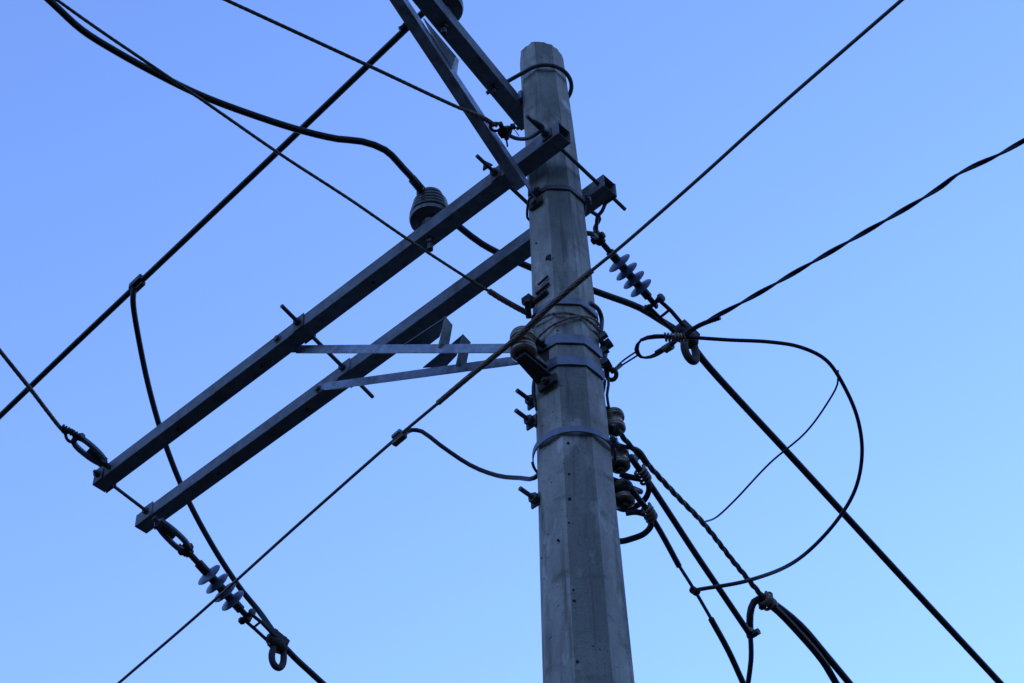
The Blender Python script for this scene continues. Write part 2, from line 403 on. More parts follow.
# ------------------------------------------------------------------ long bolts through both crossarms
def arming_bolt(t, n0, n1, z, lab, washers, tt=None, r=.0085):
    a, b_ = tn(t, n0, z), tn(tt if tt is not None else t, n1, z); ax = (b_-a).normalized()
    q = thing('arming_bolt', (a+b_)/2, lab, 'bolt', 'threaded bolts joining the two long crossarms')
    MB().cyl(a, b_, r, 12).build('rod', M_BOLT, q)
    for n_, s_, wz in washers:
        f = (n_-n0)/(n1-n0); c = a.lerp(b_, f)
        MB().box(c, frame(N), .006, wz[0], wz[1]).build('square_washer', M_BOLT if wz[0] != .075 else M_ARM, q, bevel=.001)
        MB().hexn(c+N*(s_*.013), N, .017, .018).build('nut', M_BOLT, q)
    return q
E1, E2, E3, E4 = O1-AS/2-.0035, O1+AS/2+.0035, O2-AS/2-.0035, O2+AS/2+.0035
arming_bolt(-.158, -.335, .312, ZA, 'threaded bolt through the crossarm ends right of the pole', [(E1, -1, (.05, .05)), (E4, 1, (.07, .088))], -.125)
arming_bolt(.125, -.33, .30, ZA, 'threaded bolt through both crossarms close to the left of the pole', [(E1, -1, (.05, .075)), (E3, -1, (.06, .095)), (E4, 1, (.05, .05))], .165)
arming_bolt(1.31, -.33, .345, ZA, 'threaded bolt through the middle of both long crossarms, long ends sticking out', [(E1, -1, (.062, .082)), (E2, 1, (.06, .082)), (E3, -1, (.075, .08)), (E4, 1, (.05, .082))], 1.435, .0095)
arming_bolt(2.735, -.24, .24, ZA, 'threaded bolt joining the far left ends of the long crossarms', [(E1, -1, (.07, .090)), (E2, 1, (.055, .086)), (E3, -1, (.075, .088)), (E4, 1, (.055, .086))], 2.80, .0085)

# ------------------------------------------------------------------ braces
PERP = Vector((A.y, -A.x, 0))
if PERP.y < 0: PERP = -PERP
def brace(pa, pb, side, wv, lab, group, fin=None, low=False):
    """angle bar from pa to pb; side = outward normal of the flange one sees, wv = flange width"""
    r = thing('crossarm_brace', (pa+pb)/2, lab, 'brace', group)
    x = (pb-pa).normalized(); y = (side - x*side.dot(x)).normalized(); z = x.cross(y)
    if z.z < 0: z = -z
    th = .005
    poly = [z*(-wv/2), z*(wv/2), z*(wv/2)-y*wv, z*(wv/2-th)-y*wv, z*(wv/2-th)-y*th, z*(-wv/2)-y*th]
    if low: poly = [q - z*(2*q.dot(z)) for q in poly]
    L = (pb-pa).length
    MB().prism([pa+x*.05+q for q in poly], x*(L-.1)).build('angle_bar', M_GALV, r, bevel=.001)
    for e, s_ in ((pa, 1), (pb, -1)):
        MB().box(e+x*(s_*.035)-y*(th/2), Matrix((x, y, z)).transposed(), .13, th*.9, wv*.8).build('flat_end', M_GALV, r, bevel=.001)
    if fin:
        def near(px, py, back=0.0):                  # on the sight line, at the distance of the bar (or a little behind it)
            d = ray(px, py); w0 = pa-CAM; b_ = x.dot(d); t = (b_*d.dot(w0)-x.dot(w0))/(1-b_*b_)
            return CAM+d*(((pa+x*t)-CAM).length+back)
        t0, t1, f1, f0, e0, e1, bb = fin
        T0 = near(*t0, .01); T1 = near(*t1, .09); F1 = near(*f1, .07); F0 = near(*f0, -.01)
        E0 = near(*e0, .02); E1_ = near(*e1, .10); B0 = near(*bb, .10)
        b = MB(); b.prism([T0, T1, F1, F0], (T1-T0).cross(F0-T0).normalized()*.005); b.build('bent_flap', M_FLAP, r)
        b = MB(); n2 = (E0-T0).cross(B0-T0).normalized(); b.prism([T0, E0, E1_, B0], n2*.005); b.build('gusset', M_ARM, r)
    return r
GB = 'bright braces under the long crossarms'
pB1 = zat(D*.15-N*.045, 348); pB2 = zat(D*.16+N*.03, 357)
brace(tn(1.475, O1+AS/2+.006, ZA+.0), pB1, -N, .042, 'bright angle brace rising to the front long crossarm', GB, fin=((445.6, 316.4), (452.7, 325), (448.6, 348), (438.6, 348), (401, 346), (424, 348), (440, 336)))
brace(tn(1.555, O2-AS/2-.002, ZA-.006), pB2, -N, .042, 'bright angle brace rising to the rear long crossarm', GB, fin=((463, 334), (470.8, 342.2), (466.5, 364), (456, 367), (423, 367), (446, 366), (457, 354.5)))
pT = onpole(536, 196) + A*.012; q0 = at(346, -90, ZT-.04)
brace(q0, pT, Vector((.83, -.56, 0)), .050, 'dark angle brace running from the upper pole band up to the short top crossarm', None, fin=((456, 56), (459, 60), (457, 73), (450, 75), (424, 18), (432, 34), (452, 68)), low=True)

ft = onpole(537, 204); fd = (Vector((ft.x, ft.y, 0))-PCz(ft.z)).normalized()
bf = thing('brace_foot', ft, 'rusty bolted foot of the top brace on the upper pole', 'bracket')
b = MB(); b.box(ft+fd*.006, frame(fd), .012, .07, .035); b.build('foot_plate', M_RUST, bf, bevel=.002)
b = MB(); b.hexn(ft+fd*.02, fd, .014, .016); b.build('nut', M_BOLT, bf)

# ------------------------------------------------------------------ squat line-post insulators standing on the arms
def post_proto(name, label):
    r = thing('post_insulator', (0, 0, 0), label, 'insulator', 'squat ribbed insulators standing on crossarms')
    prof = [(.0, .026), (.012, .03), (.016, .052), (.022, .066), (.034, .069)]
    for i in range(4):
        h = .040+i*.019; R0 = .069-.0035*i
        prof += [(h, R0-.007), (h+.004, R0-.009), (h+.007, R0-.003), (h+.012, R0-.001), (h+.016, R0-.002)]
    prof += [(.119, .050), (.126, .042), (.134, .040), (.140, .044), (.150, .042), (.156, .030), (.158, .0)]
    b = MB(); b.lathe(prof, Vector((0, 0, 0)), Z, 40); b.build('ribbed_body', M_PORC, r)
    b = MB(); b.cyl((0, 0, -.118), (0, 0, .002), .010); b.hexn(Vector((0, 0, -.082)), Z, .016, .014); b.cyl((0, 0, -.012), (0, 0, 0), .03, 16); b.build('stud', M_BOLT, r)
    b = MB(); b.tube([Vector((.043*math.cos(a), .043*math.sin(a), .133)) for a in [i*.2618 for i in range(24)]], .004, 6, True); b.build('tie_wire', M_BOLT, r)
    return r
base1 = tn(.555, O1, ZA+AS/2+.014)
post = post_proto('post_insulator', 'squat grey ribbed insulator standing on the front long crossarm'); post.matrix_world = Matrix.Translation(base1) @ Matrix.Scale(1.32, 4)
base2 = tp(.58, OT, ZT+AS/2+.014)
dup(post, Matrix.Translation(base2) @ Matrix.Scale(1.24, 4), 'squat ribbed insulator at the top edge of the photo, on the short top crossarm')

# ------------------------------------------------------------------ wires
def wire(name, label, cat, pts, wpx, m=M_CABLE, group=None, pre=0, post_=0, step=.04, strands=0, pitch=.09, seg=10, kind=None):
    P = [q.copy() for q in pts]
    mid = P[len(P)//2]; r = rpx(wpx, mid)
    if pre:
        d = (P[0]-P[1]).normalized(); P = [P[0]+d*(pre*k/4) for k in (4, 3, 2, 1)] + P
    if post_:
        d = (P[-1]-P[-2]).normalized(); P = P + [P[-1]+d*(post_*k/4) for k in (1, 2, 3, 4)]
    path = catmull(P, step)
    b = MB()
    if strands: b.strand(path, r, pitch, strands, 6)
    else: b.tube(path, r, seg)
    o = b.build(name, m, org=pts[0]); tag(o, label, cat, group); return o, path, r
def sleeve(parent, name, pts, wpx, m, strands=0, pitch=.06, n=14, taper=True):
    r = rpx(wpx, pts[len(pts)//2]); path = catmull(pts, None, n); b = MB()
    if strands: b.strand(path, r, pitch, strands, 6)
    else:
        k = len(path); rr = [r*(.75 if (taper and i in (0, k-1)) else 1) for i in range(k)]; b.tube(path, rr, 10)
    return b.build(name, m, parent)

SL = .33
def ls(x, y): return atl(x, y, 7.60, SL, .25)                 # the sloping plane in which the two main lines run downhill
def lt(x, y): return atl(x, y, 7.62, SL, -.22)

# --- rear line leaving right (insulator beside the pole, thick cable to the lower right)
def strain_proto():
    r = thing('strain_insulator', (0, 0, 0), '', 'insulator', 'finned strain insulators')
    b = MB(); b.cyl((.085, 0, 0), (.36, 0, 0), .0195, 20); b.build('core', M_CORE, r)
    for xs in (.150, .201, .252, .302):
        b = MB(); b.lathe([(-.011, .0205), (-.006, .034), (.001, .056), (.004, .0585), (.007, .056), (.008, .036), (.011, .0205)], Vector((xs, 0, 0)), Vector((1, 0, 0)), 36); b.build('shed', M_SHED, r)
    b = MB(); b.cyl((.03, 0, 0), (.09, 0, 0), .013); b.lathe([(-.022, .008), (-.016, .019), (.012, .021), (.02, .012)], Vector((.02, 0, 0)), Vector((1, 0, 0)), 16)
    b.cyl((.004, -.03, 0), (.004, .03, 0), .008); b.hexn(Vector((.004, .026, 0)), Vector((0, 1, 0)), .016, .012); b.hexn(Vector((.004, -.026, 0)), Vector((0, 1, 0)), .016, .012)
    b.box(Vector((.0, .016, 0)), Matrix.Identity(3), .05, .006, .034); b.box(Vector((.0, -.016, 0)), Matrix.Identity(3), .05, .006, .034); b.build('socket_fitting', M_RUST, r)
    b = MB(); b.cyl((.355, 0, 0), (.40, 0, 0), .0125); b.box(Vector((.405, 0, 0)), Matrix.Identity(3), .036, .012, .028); b.build('tongue_fitting', M_RUST, r)
    return r
def clamp_proto():
    I3 = Matrix.Identity(3); X = Vector((1, 0, 0)); Y = Vector((0, 1, 0))
    r = thing('dead_end_clamp', (0, 0, 0), '', 'clamp', 'bolted dead-end clamps')
    b = MB()
    for s_ in (-1, 1): b.tube([Vector((-.01, s_*.024, 0)), Vector((.06, s_*.026, 0)), Vector((.15, s_*.022, -.012))], .0075, 10)
    b.box(Vector((.055, 0, 0)), I3, .008, .05, .01); b.build('side_bars', M_RUST, r)
    b = MB(); b.cyl((0, -.045, 0), (0, .045, 0), .0085); 
    for s_ in (-1, 1): b.hexn(Vector((0, s_*.036, 0)), Y, .0165, .014)
    b.build('clevis_pin', M_BOLT, r)
    b = MB(); b.lathe([(-.045, .010), (-.036, .022), (-.01, .030), (.02, .033), (.042, .026), (.055, .012)], Vector((.165, 0, -.015)), X, 18)
    b.box(Vector((.165, 0, .006)), I3, .085, .06, .034); b.build('body', M_RUST, r, bevel=.004)
    b = MB()
    for xx in (.14, .19):
        b.cyl((xx, .0, -.05), (xx, .0, .045), .007); b.hexn(Vector((xx, 0, .036)), Z, .014, .012)
    b.build('keeper_bolts', M_BOLT, r)
    b = MB(); lp = []
    for i in range(26):
        a = 2*math.pi*i/26; w_ = .030-.006*math.cos(a); lp.append(Vector((.185+w_*math.sin(a)+.012*(1-math.cos(a)), 0, -.062+.060*math.cos(a))))
    b.tube(lp, .0145, 10, True); b.build('pulling_eye', M_RUST, r)
    return r
def strain_set(start, tongue, body_px, plane, first, labs):
    a, b_ = plane(*start), plane(*tongue); ax = b_-a; s_ = ax.length/.40
    c = plane(*body_px); ax2 = (c-b_); s2 = ax2.length/.165
    if first: 
        si, cl = strain_proto(), clamp_proto(); si['label'] = labs[0]; cl['label'] = labs[1]
        si.matrix_world = mtx(a, ax, s_); cl.matrix_world = mtx(b_, ax2, s2); return si, cl
    return dup(SI, mtx(a, ax, s_), labs[0]), dup(CL, mtx(b_, ax2, s2), labs[1])
SI, CL = strain_set((597.5, 237.5), (654, 303.5), (686, 334), ls, True, ('finned blue-grey strain insulator hanging right beside the pole', 'bolted dead-end clamp right of the pole where thick cables meet'))
strain_set((185, 548.5), (247, 616.5), (277, 641), lt, False, ('finned blue-grey strain insulator below the far left crossarm ends', 'bolted dead-end clamp at the lower left under the finned insulator'))

def oval_link(a, b_, wid, r, lab, hz, cat='link'):
    q = thing('eye_link', (a+b_)/2, lab, cat, 'oval steel links at the crossarm ends')
    x = (b_-a); L = x.length; x.normalize(); y = (hz-x*hz.dot(x)).normalized(); lp = []
    for i in range(30):
        t = 2*math.pi*i/30; c, s_ = math.cos(t), math.sin(t)
        lp.append(a+x*(L/2-L/2*math.copysign(abs(c)**.8, c))+y*(wid/2*math.copysign(abs(s_)**.8, s_)*(1.0-.18*c)))
    MB().tube(lp, r, 10, True).build('ring', M_BAND, q)
    MB().tube([a-x*.03, a+x*L*.55], r*.95, 10).build('threaded_end', M_BOLT, q)
    MB().hexn(a+x*.012, x, r*2.2, .022).build('nut', M_BOLT, q)
    return q
oval_link(lt(158, 522), lt(187, 550), .064, .0145, 'oval steel link between the rear crossarm end and the finned insulator', D)
oval_link(atl(104, 463, 7.62, SL, -.22), atl(75, 439, 7.62, SL, -.22), .064, .0145, 'oval steel link at the left tip of the front crossarm holding a twisted wire', D)
# link and hook beside the pole
q1 = ls(597.5, 237.5); a1 = tn(-.02, E4+.0, ZA-.01)
h = thing('hook_link', q1, 'dark bent hook between the rear crossarm and the finned insulator beside the pole', 'hook')
MB().tube(catmull([a1, a1+N*.06, q1+(a1-q1)*.35, q1], None, 8), .0085, 10).build('shank', M_BOLT, h)
MB().tube(catmull([at(606, 202, 7.575), at(602, 211, 7.55), at(597.5, 217, 7.55), at(596.5, 228, 7.54), q1+Z*.01], None, 8), .008, 10).build('hanger', M_BOLT, h)
MB().tube(catmull([at(585, 233, 7.50), at(592, 234, 7.51), q1-Z*.005], None, 8), .011, 10).build('stub', M_BOLT, h)

GM = 'thick black cables strung to neighbouring poles'
o, pa_, r_ = wire('line_cable', 'thick black cable running from the pole clamp to the lower right corner', 'cable', [ls(690, 342), ls(703, 360), ls(800, 466), ls(900, 575), ls(1000, 683)], 7.2, group=GM, post_=14)
o, pa_, r_ = wire('line_cable', 'thick black cable leaving the lower left clamp towards the bottom edge', 'cable', [lt(279, 641), lt(294, 657), lt(320, 681)], 6.4, group=GM, post_=14)
# incoming twisted wire at the far left
def lw(x, y): return atl(x, y, 7.62, SL, -.22)
o, pa_, r_ = wire('twisted_wire', 'thin twisted wire coming from the left edge to the front crossarm tip', 'wire', [lw(0, 351), lw(30, 388.5), lw(58, 425), lw(66, 434)], 4.4, M_STRAND, 'thin twisted bare wires', pre=14, strands=6, pitch=.16, step=.016)
grip = thing('wire_grip', lw(70, 437), 'knotted loop grip tying the twisted wire to the oval link at far left', 'wire grip')
b = MB(); c0 = lw(71, 436); lp = [c0+D*(.03*math.cos(i*.35))+(Z*.6-N*.8)*(.03*math.sin(i*.35)) for i in range(18)]; b.tube(lp, .008, 8, True); b.build('loop', M_RUST, grip)
b = MB(); b.coil(catmull([lw(62, 427), lw(80, 437)], None, 80), .012, .006, .014); b.build('binding', M_RUST, grip)
b = MB(); b.cyl(lw(80, 434), lw(84, 442), .007); b.hexn(lw(81, 437), D, .016, .03); b.build('bolt', M_BOLT, grip)

# the wire pair running left-right behind, along the long crossarm direction
ZW4 = 8.47
W4 = [at(0, 416, ZW4), at(66, 352.5, ZW4), at(133, 289, ZW4), at(280, 149.5, ZW4), at(408, 27, ZW4), at(447, -10, ZW4+.01)]
o, pa_, r_ = wire('line_cable', 'thick black cable crossing the upper left behind the short top crossarm', 'cable', W4, 6.6, group=GM, pre=14, post_=14)
t_ = thing('tap_connector', W4[2], 'brown-edged tap connector on the thick upper left cable where a drop begins', 'connector', 'tap connectors')
x4 = (W4[2]-W4[3]).normalized(); fr4 = frame(x4)
b = MB(); b.box(at(136, 284, ZW4)+Z*.012, fr4, .095, .03, .04); b.build('upper_jaw', M_CORE, t_, bevel=.006)
b = MB(); b.box(at(139.5, 284.8, ZW4)-Z*.016, fr4, .08, .024, .022); b.build('lower_jaw', M_COPPER, t_, bevel=.004)
b = MB(); b.tube(catmull([at(407, 22, ZW4+.01), at(403, 27, ZW4), at(399.5, 29, ZW4-.01)], None, 4), .011, 8); 
tag(b.build('tie_end', M_CABLE, org=at(403, 27, ZW4)), 'short black stub taped to the thick cable beside the top brace', 'cable end')
# jumper from the tap to the lower left clamp
wire('jumper_cable', 'black drop cable hanging from the upper left tap down to the lower left clamp', 'cable',
     [at(134, 288, ZW4-.02), at(133, 300, ZW4-.07), at(138, 335, 8.36), at(150, 392, 8.2), at(166, 446, 8.02), at(188, 500, 7.84), at(218, 555, 7.64), at(243, 592, 7.50), at(258, 610, 7.42), lt(275, 634)], 5.8, group='black jumper cables between the lines')

# thick cable from upper left to the squat insulator, past the pole to the right clamp
ti = base1 + Z*.145
def top_of(dx): return ti+dx
W6 = [at(49, 0, 8.06), at(82, 30, 8.0), at(117, 52, 7.97), at(160, 75.5, 7.94), at(200, 95, 7.91), at(250, 114, 7.89), at(303, 131, 7.86), at(338, 139, 7.85), at(362, 141.5, 7.84), at(385, 150, 7.83), at(403, 168, 7.83), at(419, 187, 7.835)]
ins = base1+Z*.175
W6b = [ins-N*.052+D*.012, ins+D*.052, ins+N*.06+D*.02, at(462, 229, 7.73), at(482, 244, 7.70), at(527, 266, 7.66), at(600, 293, 7.60), at(640, 308, 7.52), at(660, 320, 7.48), ls(686, 336)]
wire('line_cable', 'thick black cable curving from the upper left over the squat insulator and behind the pole', 'cable', W6+W6b, 7.0, group=GM, pre=14)
b = MB(); b.coil(catmull([W6[-2].lerp(W6[-1], .55), W6[-1]+(W6[-1]-W6[-2])*.15], None, 60), .017, .004, .012); tag(b.build('binding_wire', M_BOLT, org=W6[-1]), 'dark binding wire round the thick cable at the squat insulator', 'wire')

# thin wire from upper left to the left of the pole
W7 = [at(57, 0, 7.06), at(95, 27, 7.02), at(150, 64.5, 6.98), at(205, 102, 6.95), at(280, 154, 6.91), at(350, 199.5, 6.88), at(406, 238, 6.86), at(487, 290, 6.85), at(526, 311, 6.85)]
o, _, _ = wire('guy_wire', 'thin straight dark wire from the upper left to the pole, crossing below both crossarms', 'wire', W7, 3.4, M_STRAND, 'thin twisted bare wires', pre=14, strands=6, pitch=.15, step=.016)
sleeve(o, 'grip_sleeve', [at(489, 291, 6.85), at(505, 301, 6.85), at(527, 313, 6.85)], 6.2, M_ARMOR, 7, .14, 40)

# thin twisted wire from top left to the hook near the crossarms
W5 = [at(224, -1, 7.66), at(300, 34, 7.63), at(380, 71, 7.61), at(455, 106, 7.60), at(484, 118, 7.60), at(497, 126, 7.60)]
o, _, _ = wire('twisted_wire', 'thin twisted wire from the top edge to the hook left of the pole top', 'wire', W5, 3.8, M_STRAND, 'thin twisted bare wires', pre=14, strands=6, pitch=.15, step=.016)
sleeve(o, 'grip_sleeve', [at(468, 111.5, 7.602), at(484, 118.5, 7.60), at(494, 125, 7.60)], 5.5, M_ARMOR, 3, .05, 30)
hk = thing('hook_link', at(500, 129, 7.60), 'pale bent hook with dark shackle holding a thin wire left of the pole top', 'hook')
tip = tn(-.165, -.30, ZA)
b = MB(); b.tube(catmull([at(510, 136, 7.60), at(517, 138.5, 7.60), at(527, 138.5, 7.60), at(536, 134, 7.61), at(543, 127, 7.615), tip], None, 8), .0085, 10); b.build('bent_rod', M_BAND, hk)
b = MB(); c = at(496, 127, 7.60)
for k_ in range(2): b.tube([c+(A*.4-Z*.4)*(.01*k_)+RT*(.022*math.cos(i*.42))+UP*(.016*math.sin(i*.42)) for i in range(15)], .006, 8, True)
b.build('thimble', M_RUST, hk)
b = MB(); c = at(505, 131, 7.60); b.cyl(at(500, 123, 7.60), at(507, 139, 7.60), .010); b.cyl(at(499, 133, 7.59), at(514, 126, 7.60), .009); b.hexn(at(513, 126.5, 7.60), Vector((1, 0, .3)), .014, .016); b.hexn(at(505, 132, 7.60), Vector((.5, .5, 1)), .026, .036)
b.tube([at(506, 138, 7.59), at(507, 143, 7.60), at(507.5, 147, 7.59)], .004, 6); b.tube([at(514, 129, 7.60), at(517, 133, 7.60), at(519, 136, 7.59)], .002, 6); b.build('shackle', M_RUST, hk)
# tilted square plate nut beside
b = MB(); b.prism([at(484, 160, 7.65), at(492, 164, 7.63), at(482.5, 170, 7.61)], N*.008)
tag(b.build('washer_plate', M_BOLT, org=at(486, 164, 7.63)), 'bent dark washer corner poking out left of the crossing crossarm and brace', 'washer')

# diagonal wire in front of the pole, tied to the spool
ZS = 6.465
def ws(x, y): return at(x, y, ZS)
W13 = [ws(905, -3), ws(763, 120.5), ws(700, 177.5), ws(620, 247.5), ws(590, 272), ws(550, 306), ws(529, 326), ws(514, 340), ws(470, 376), ws(437, 404), ws(400, 435), ws(300, 523), ws(200, 613), ws(120, 682)]
o, _, _ = wire('line_wire', 'long thin wire crossing the photo diagonally in front of the pole past the round spool', 'wire', W13, 3.5, M_STRAND, pre=14, post_=14)
sleeve(o, 'armor_rod', [ws(592, 270.5), ws(550, 306), ws(529, 326)], 6.2, M_ARMOR, 8, .3, 30)
sleeve(o, 'armor_rod', [ws(529, 326), ws(514, 340), ws(470, 376), ws(438, 403)], 5.8, M_ARMOR, 8, .3, 24)
t_ = thing('tap_connector', ws(400, 437), 'rusty tap connector on the diagonal wire left of the pole', 'connector', 'tap connectors')
xw = (ws(437, 404)-ws(400, 435)).normalized(); b = MB(); b.box(ws(399.5, 438)-Z*.004, frame(xw), .07, .024, .03); b.build('jaw', M_COPPER, t_, bevel=.005)
b = MB(); b.box(ws(397, 437)+Z*.014, frame(xw), .05, .02, .018); b.build('keeper', M_BAND, t_, bevel=.004)
wire('jumper_wire', 'thin black jumper sagging from the rusty tap connector to the pole', 'wire', [ws(404, 434), at(412, 430, 6.51), at(422, 431.5, 6.49), at(440, 445, 6.42), at(470, 465, 6.32), at(497, 475.5, 6.22), at(520, 478, 6.12), at(534, 478, 6.03), at(545, 470, 6.02)], 4.6, group='black jumper cables between the lines')

# ------------------------------------------------------------------ spool insulators
def spool_proto(label):
    r = thing('spool_insulator', (0, 0, 0), label, 'insulator', 'brown spool insulators')
    prof = [(-.040, .014), (-.040, .033), (-.036, .0375), (-.031, .038), (-.028, .0355), (-.025, .0375), (-.019, .037), (-.014, .031), (-.007, .025), (.0, .0235), (.007, .025), (.014, .031),
            (.018, .037), (.023, .0375), (.0255, .0345), (.028, .037), (.032, .0365), (.0345, .033), (.037, .035), (.042, .033), (.045, .026), (.045, .014)]
    b = MB(); b.lathe(prof, Vector((0, 0, 0)), Z, 32); b.build('spool', M_PORCB, r)
    b = MB(); b.cyl((0, 0, -.062), (0, 0, .06), .008); b.hexn(Vector((0, 0, -.053)), Z, .015, .012); b.hexn(Vector((0, 0, .055)), Z, .016, .01); b.build('bolt', M_RUST, r)
    b = MB()
    for s_ in (-1, 1): b.box(Vector((.033, 0, s_*.043)), Matrix.Identity(3), .105, .036, .006)
    b.box(Vector((.087, 0, 0)), Matrix.Identity(3), .006, .04, .092); b.build('clevis', M_RUST, r, bevel=.001)
    return r
# front spool, on a bracket on the uphill side of the pole
cs = zat(-N*(prad(6.5)+.10)+D*.010, 344.5)
sp = spool_proto('largest brown spool insulator, in front of the pole where the diagonal wire is tied')
sp.matrix_world = mtx(cs, N, 1.32)
bk = thing('spool_bracket', cs-Z*.1, 'dark bracket bolted to the pole below the large round spool', 'bracket')
f1 = onpole(548, 384); f0 = cs-Z*.07
b = MB(); b.prism([f0-D*.024-N*.02, f0+D*.024-N*.02, onpole(541, 389)+N*.0+Z*.01, onpole(556, 379)-N*.004+Z*.01], -Z*.010); b.build('bracket_arm', M_RUST, bk, bevel=.001)
b = MB(); c = onpole(548, 383, .012); b.box(c, frame(N), .016, .085, .04); b.cyl(c-N*.03, c, .009); b.hexn(c-N*.015, N, .016, .014); b.build('foot_plate', M_RUST, bk, bevel=.002)
b = MB(); cc = cs+Z*.0; b.tube([cc+D*(.038*math.cos(i*.3))+N*(.038*math.sin(i*.3))+Z*(.004*math.sin(i)) for i in range(21)], .0055, 8, True); b.tube(catmull([cc+D*.035-N*.02, ws(540, 317)+Z*.0, ws(548, 309)], None, 8), .005, 8)
b.build('tie_wire', M_ARMOR, sp) if False else tag(b.build('tie_wire', M_ARMOR, org=cs), 'brown tie wire wound round the large front spool insulator', 'wire')
# rack of three on the downhill side
spots = []
for (y, azm, off, lab) in ((422, 60, .052, 'uppermost of the three brown spool insulators on the pole right side'), (459, 60, .056, 'middle one of the three brown spool insulators on the pole right side'), (494, 60, .060, 'lowest of the three brown spool insulators on the pole right side')):
    dz = azv(azm); q = zat(dz*(prad(6.0)+off), y); spots.append((q, dz))
    dup(sp, mtx(q, -dz, 1.05), lab)
rk = thing('insulator_rack', spots[1][0], 'dark upright rack holding three spool insulators on the pole right side', 'bracket')
dz = azv(60); zc = (spots[0][0].z+spots[2][0].z)/2
b = MB(); b.box(PCz(zc)+dz*(prad(zc)+.002)+Z*zc, frame(dz), .008, .045, .52); b.build('back_plate', M_BAND, rk, bevel=.001)

# ------------------------------------------------------------------ bolt ends sticking out of the pole on the left
for (x0, y0, x1, y1, lab) in ((519, 388, 531, 401, 'upper of two neighbouring bolt ends on the pole left edge'), (518, 407, 530, 421, 'lower of two neighbouring bolt ends on the pole left edge'), (523, 485, 535, 499, 'lone bolt end on the pole left edge below the sagging jumper')):
    q = onpole(x1+3, y1+2); z_ = q.z; root = -N*(prad(z_)*.95)+Vector((0, 0, z_)); root = zat(Vector((root.x, root.y, 0)), y1)
    root = Vector((q.x, q.y, q.z)) ; tipq = root - N*.092
    t0 = thing('through_bolt', root, lab, 'bolt', 'bolt ends on the pole left side')
    MB().cyl(root+N*.03, tipq, .0085, 12).build('threaded_end', M_BOLT, t0)
    b = MB(); b.hexn(root-N*.022, N, .02, .018); b.box(root-N*.006, frame(N), .008, .05, .05); b.build('nut', M_BOLT, t0)

# ------------------------------------------------------------------ clevis with nut where the thin guy wire ends
cl = thing('guy_attachment', onpole(533, 308), 'dark bolts and clevis on the pole left edge where the thin straight wire ends', 'clevis')
c = onpole(533, 306)
b = MB(); b.cyl(at(527, 300, 6.80)+Z*.0, at(529, 318, 6.77), .012); b.hexn(c-N*.03, N, .022, .03); b.box(c-N*.02+Z*.01, frame(N), .05, .04, .03); b.build('clevis', M_RUST, cl, bevel=.002)
b = MB()
for (xa, ya, xb, yb, r_) in ((534, 303, 547, 291, .011), (536, 294, 549, 283, .006), (538, 285, 548, 276, .005)):
    b.cyl(onpole(xa, ya, .006), onpole(xb, yb, .006), r_, 8)
b.build('bolt_shank', M_RUST, cl)
# wire hoops round the pole at that height
for k_, (zz, rr, tl, lab) in enumerate(((6.675, .0075, .02, 'upper dark wire hoop round the pole above the broad bands'), (6.655, .006, -.06, 'tilted dark wire hoop round the pole above the broad bands'))):
    path = [PCz(zz)+azv(i*9)*(prad(zz)+.008)+Z*(zz+tl*math.sin(R_(i*9-170))) for i in range(40)]
    b = MB(); b.strand(path+[path[0]], rr, .05, 3, 6); tag(b.build('wire_hoop', M_ARMOR, org=Vector((0, 0, zz))), lab, 'wire', 'dark wire hoops round the pole')

# ------------------------------------------------------------------ hardware on the right of the bands
ey = thing('eye_bolt', onpole(607, 352), 'cluster of dark nuts and an eye on the pole right edge at the broad bands', 'bolt')
def rp(x, y, z): return at(x, y, z)
ze = onpole(604, 346).z; zf = onpole(607, 366).z
for (x, y, z_, r_, h_) in ((603, 336, ze, .016, .03), (608, 344, ze, .022, .026), (604, 351, ze-.03, .018, .03), (608, 365, zf, .016, .022), (605, 362, zf, .02, .03)):
    MB().hexn(rp(x, y, z_), Vector((.8, -.3, .4)), r_, h_).build('nut', M_BOLT, ey)
b = MB(); b.tube(catmull([rp(590, 330, ze+.04), rp(599, 338, ze+.02), rp(605, 350, ze-.02), rp(604, 362, zf+.02), rp(607, 372, zf-.02)], None, 8), .010, 10); b.build('shank', M_BOLT, ey)
b = MB(); c = rp(611.5, 374.5, zf-.03); b.tube([c+RT*(.018*math.cos(i*.33))+UP*(.020*math.sin(i*.33)) for i in range(19)], .009, 8, True); b.build('eye', M_RUST, ey)
bl = MB(); zb = 6.757; bl.tube(catmull([rp(590, 303, zb), rp(598, 309, zb), rp(601.5, 318, zb-.01), rp(601, 332, zb-.08)], None, 8), .009, 10)
tag(bl.build('bent_rod', M_BOLT, org=rp(598, 309, zb)), 'bent steel rod end standing off the pole right edge at the thin band', 'rod')
wire('earth_wire', 'thin dark earth wire hanging down the pole right edge to the uppermost small spool', 'wire', [rp(608, 374, zf-.03), rp(608.5, 385, zf-.09), rp(607, 395, zf-.14), rp(609, 408, zf-.2)], 3)
wire('earth_wire', 'thin dark earth wire hanging down the pole left edge past two bolt ends', 'wire', [at(535, 366, 6.44), at(534, 385, 6.36), at(534.5, 400, 6.30), at(536.5, 410, 6.25)], 2.8)

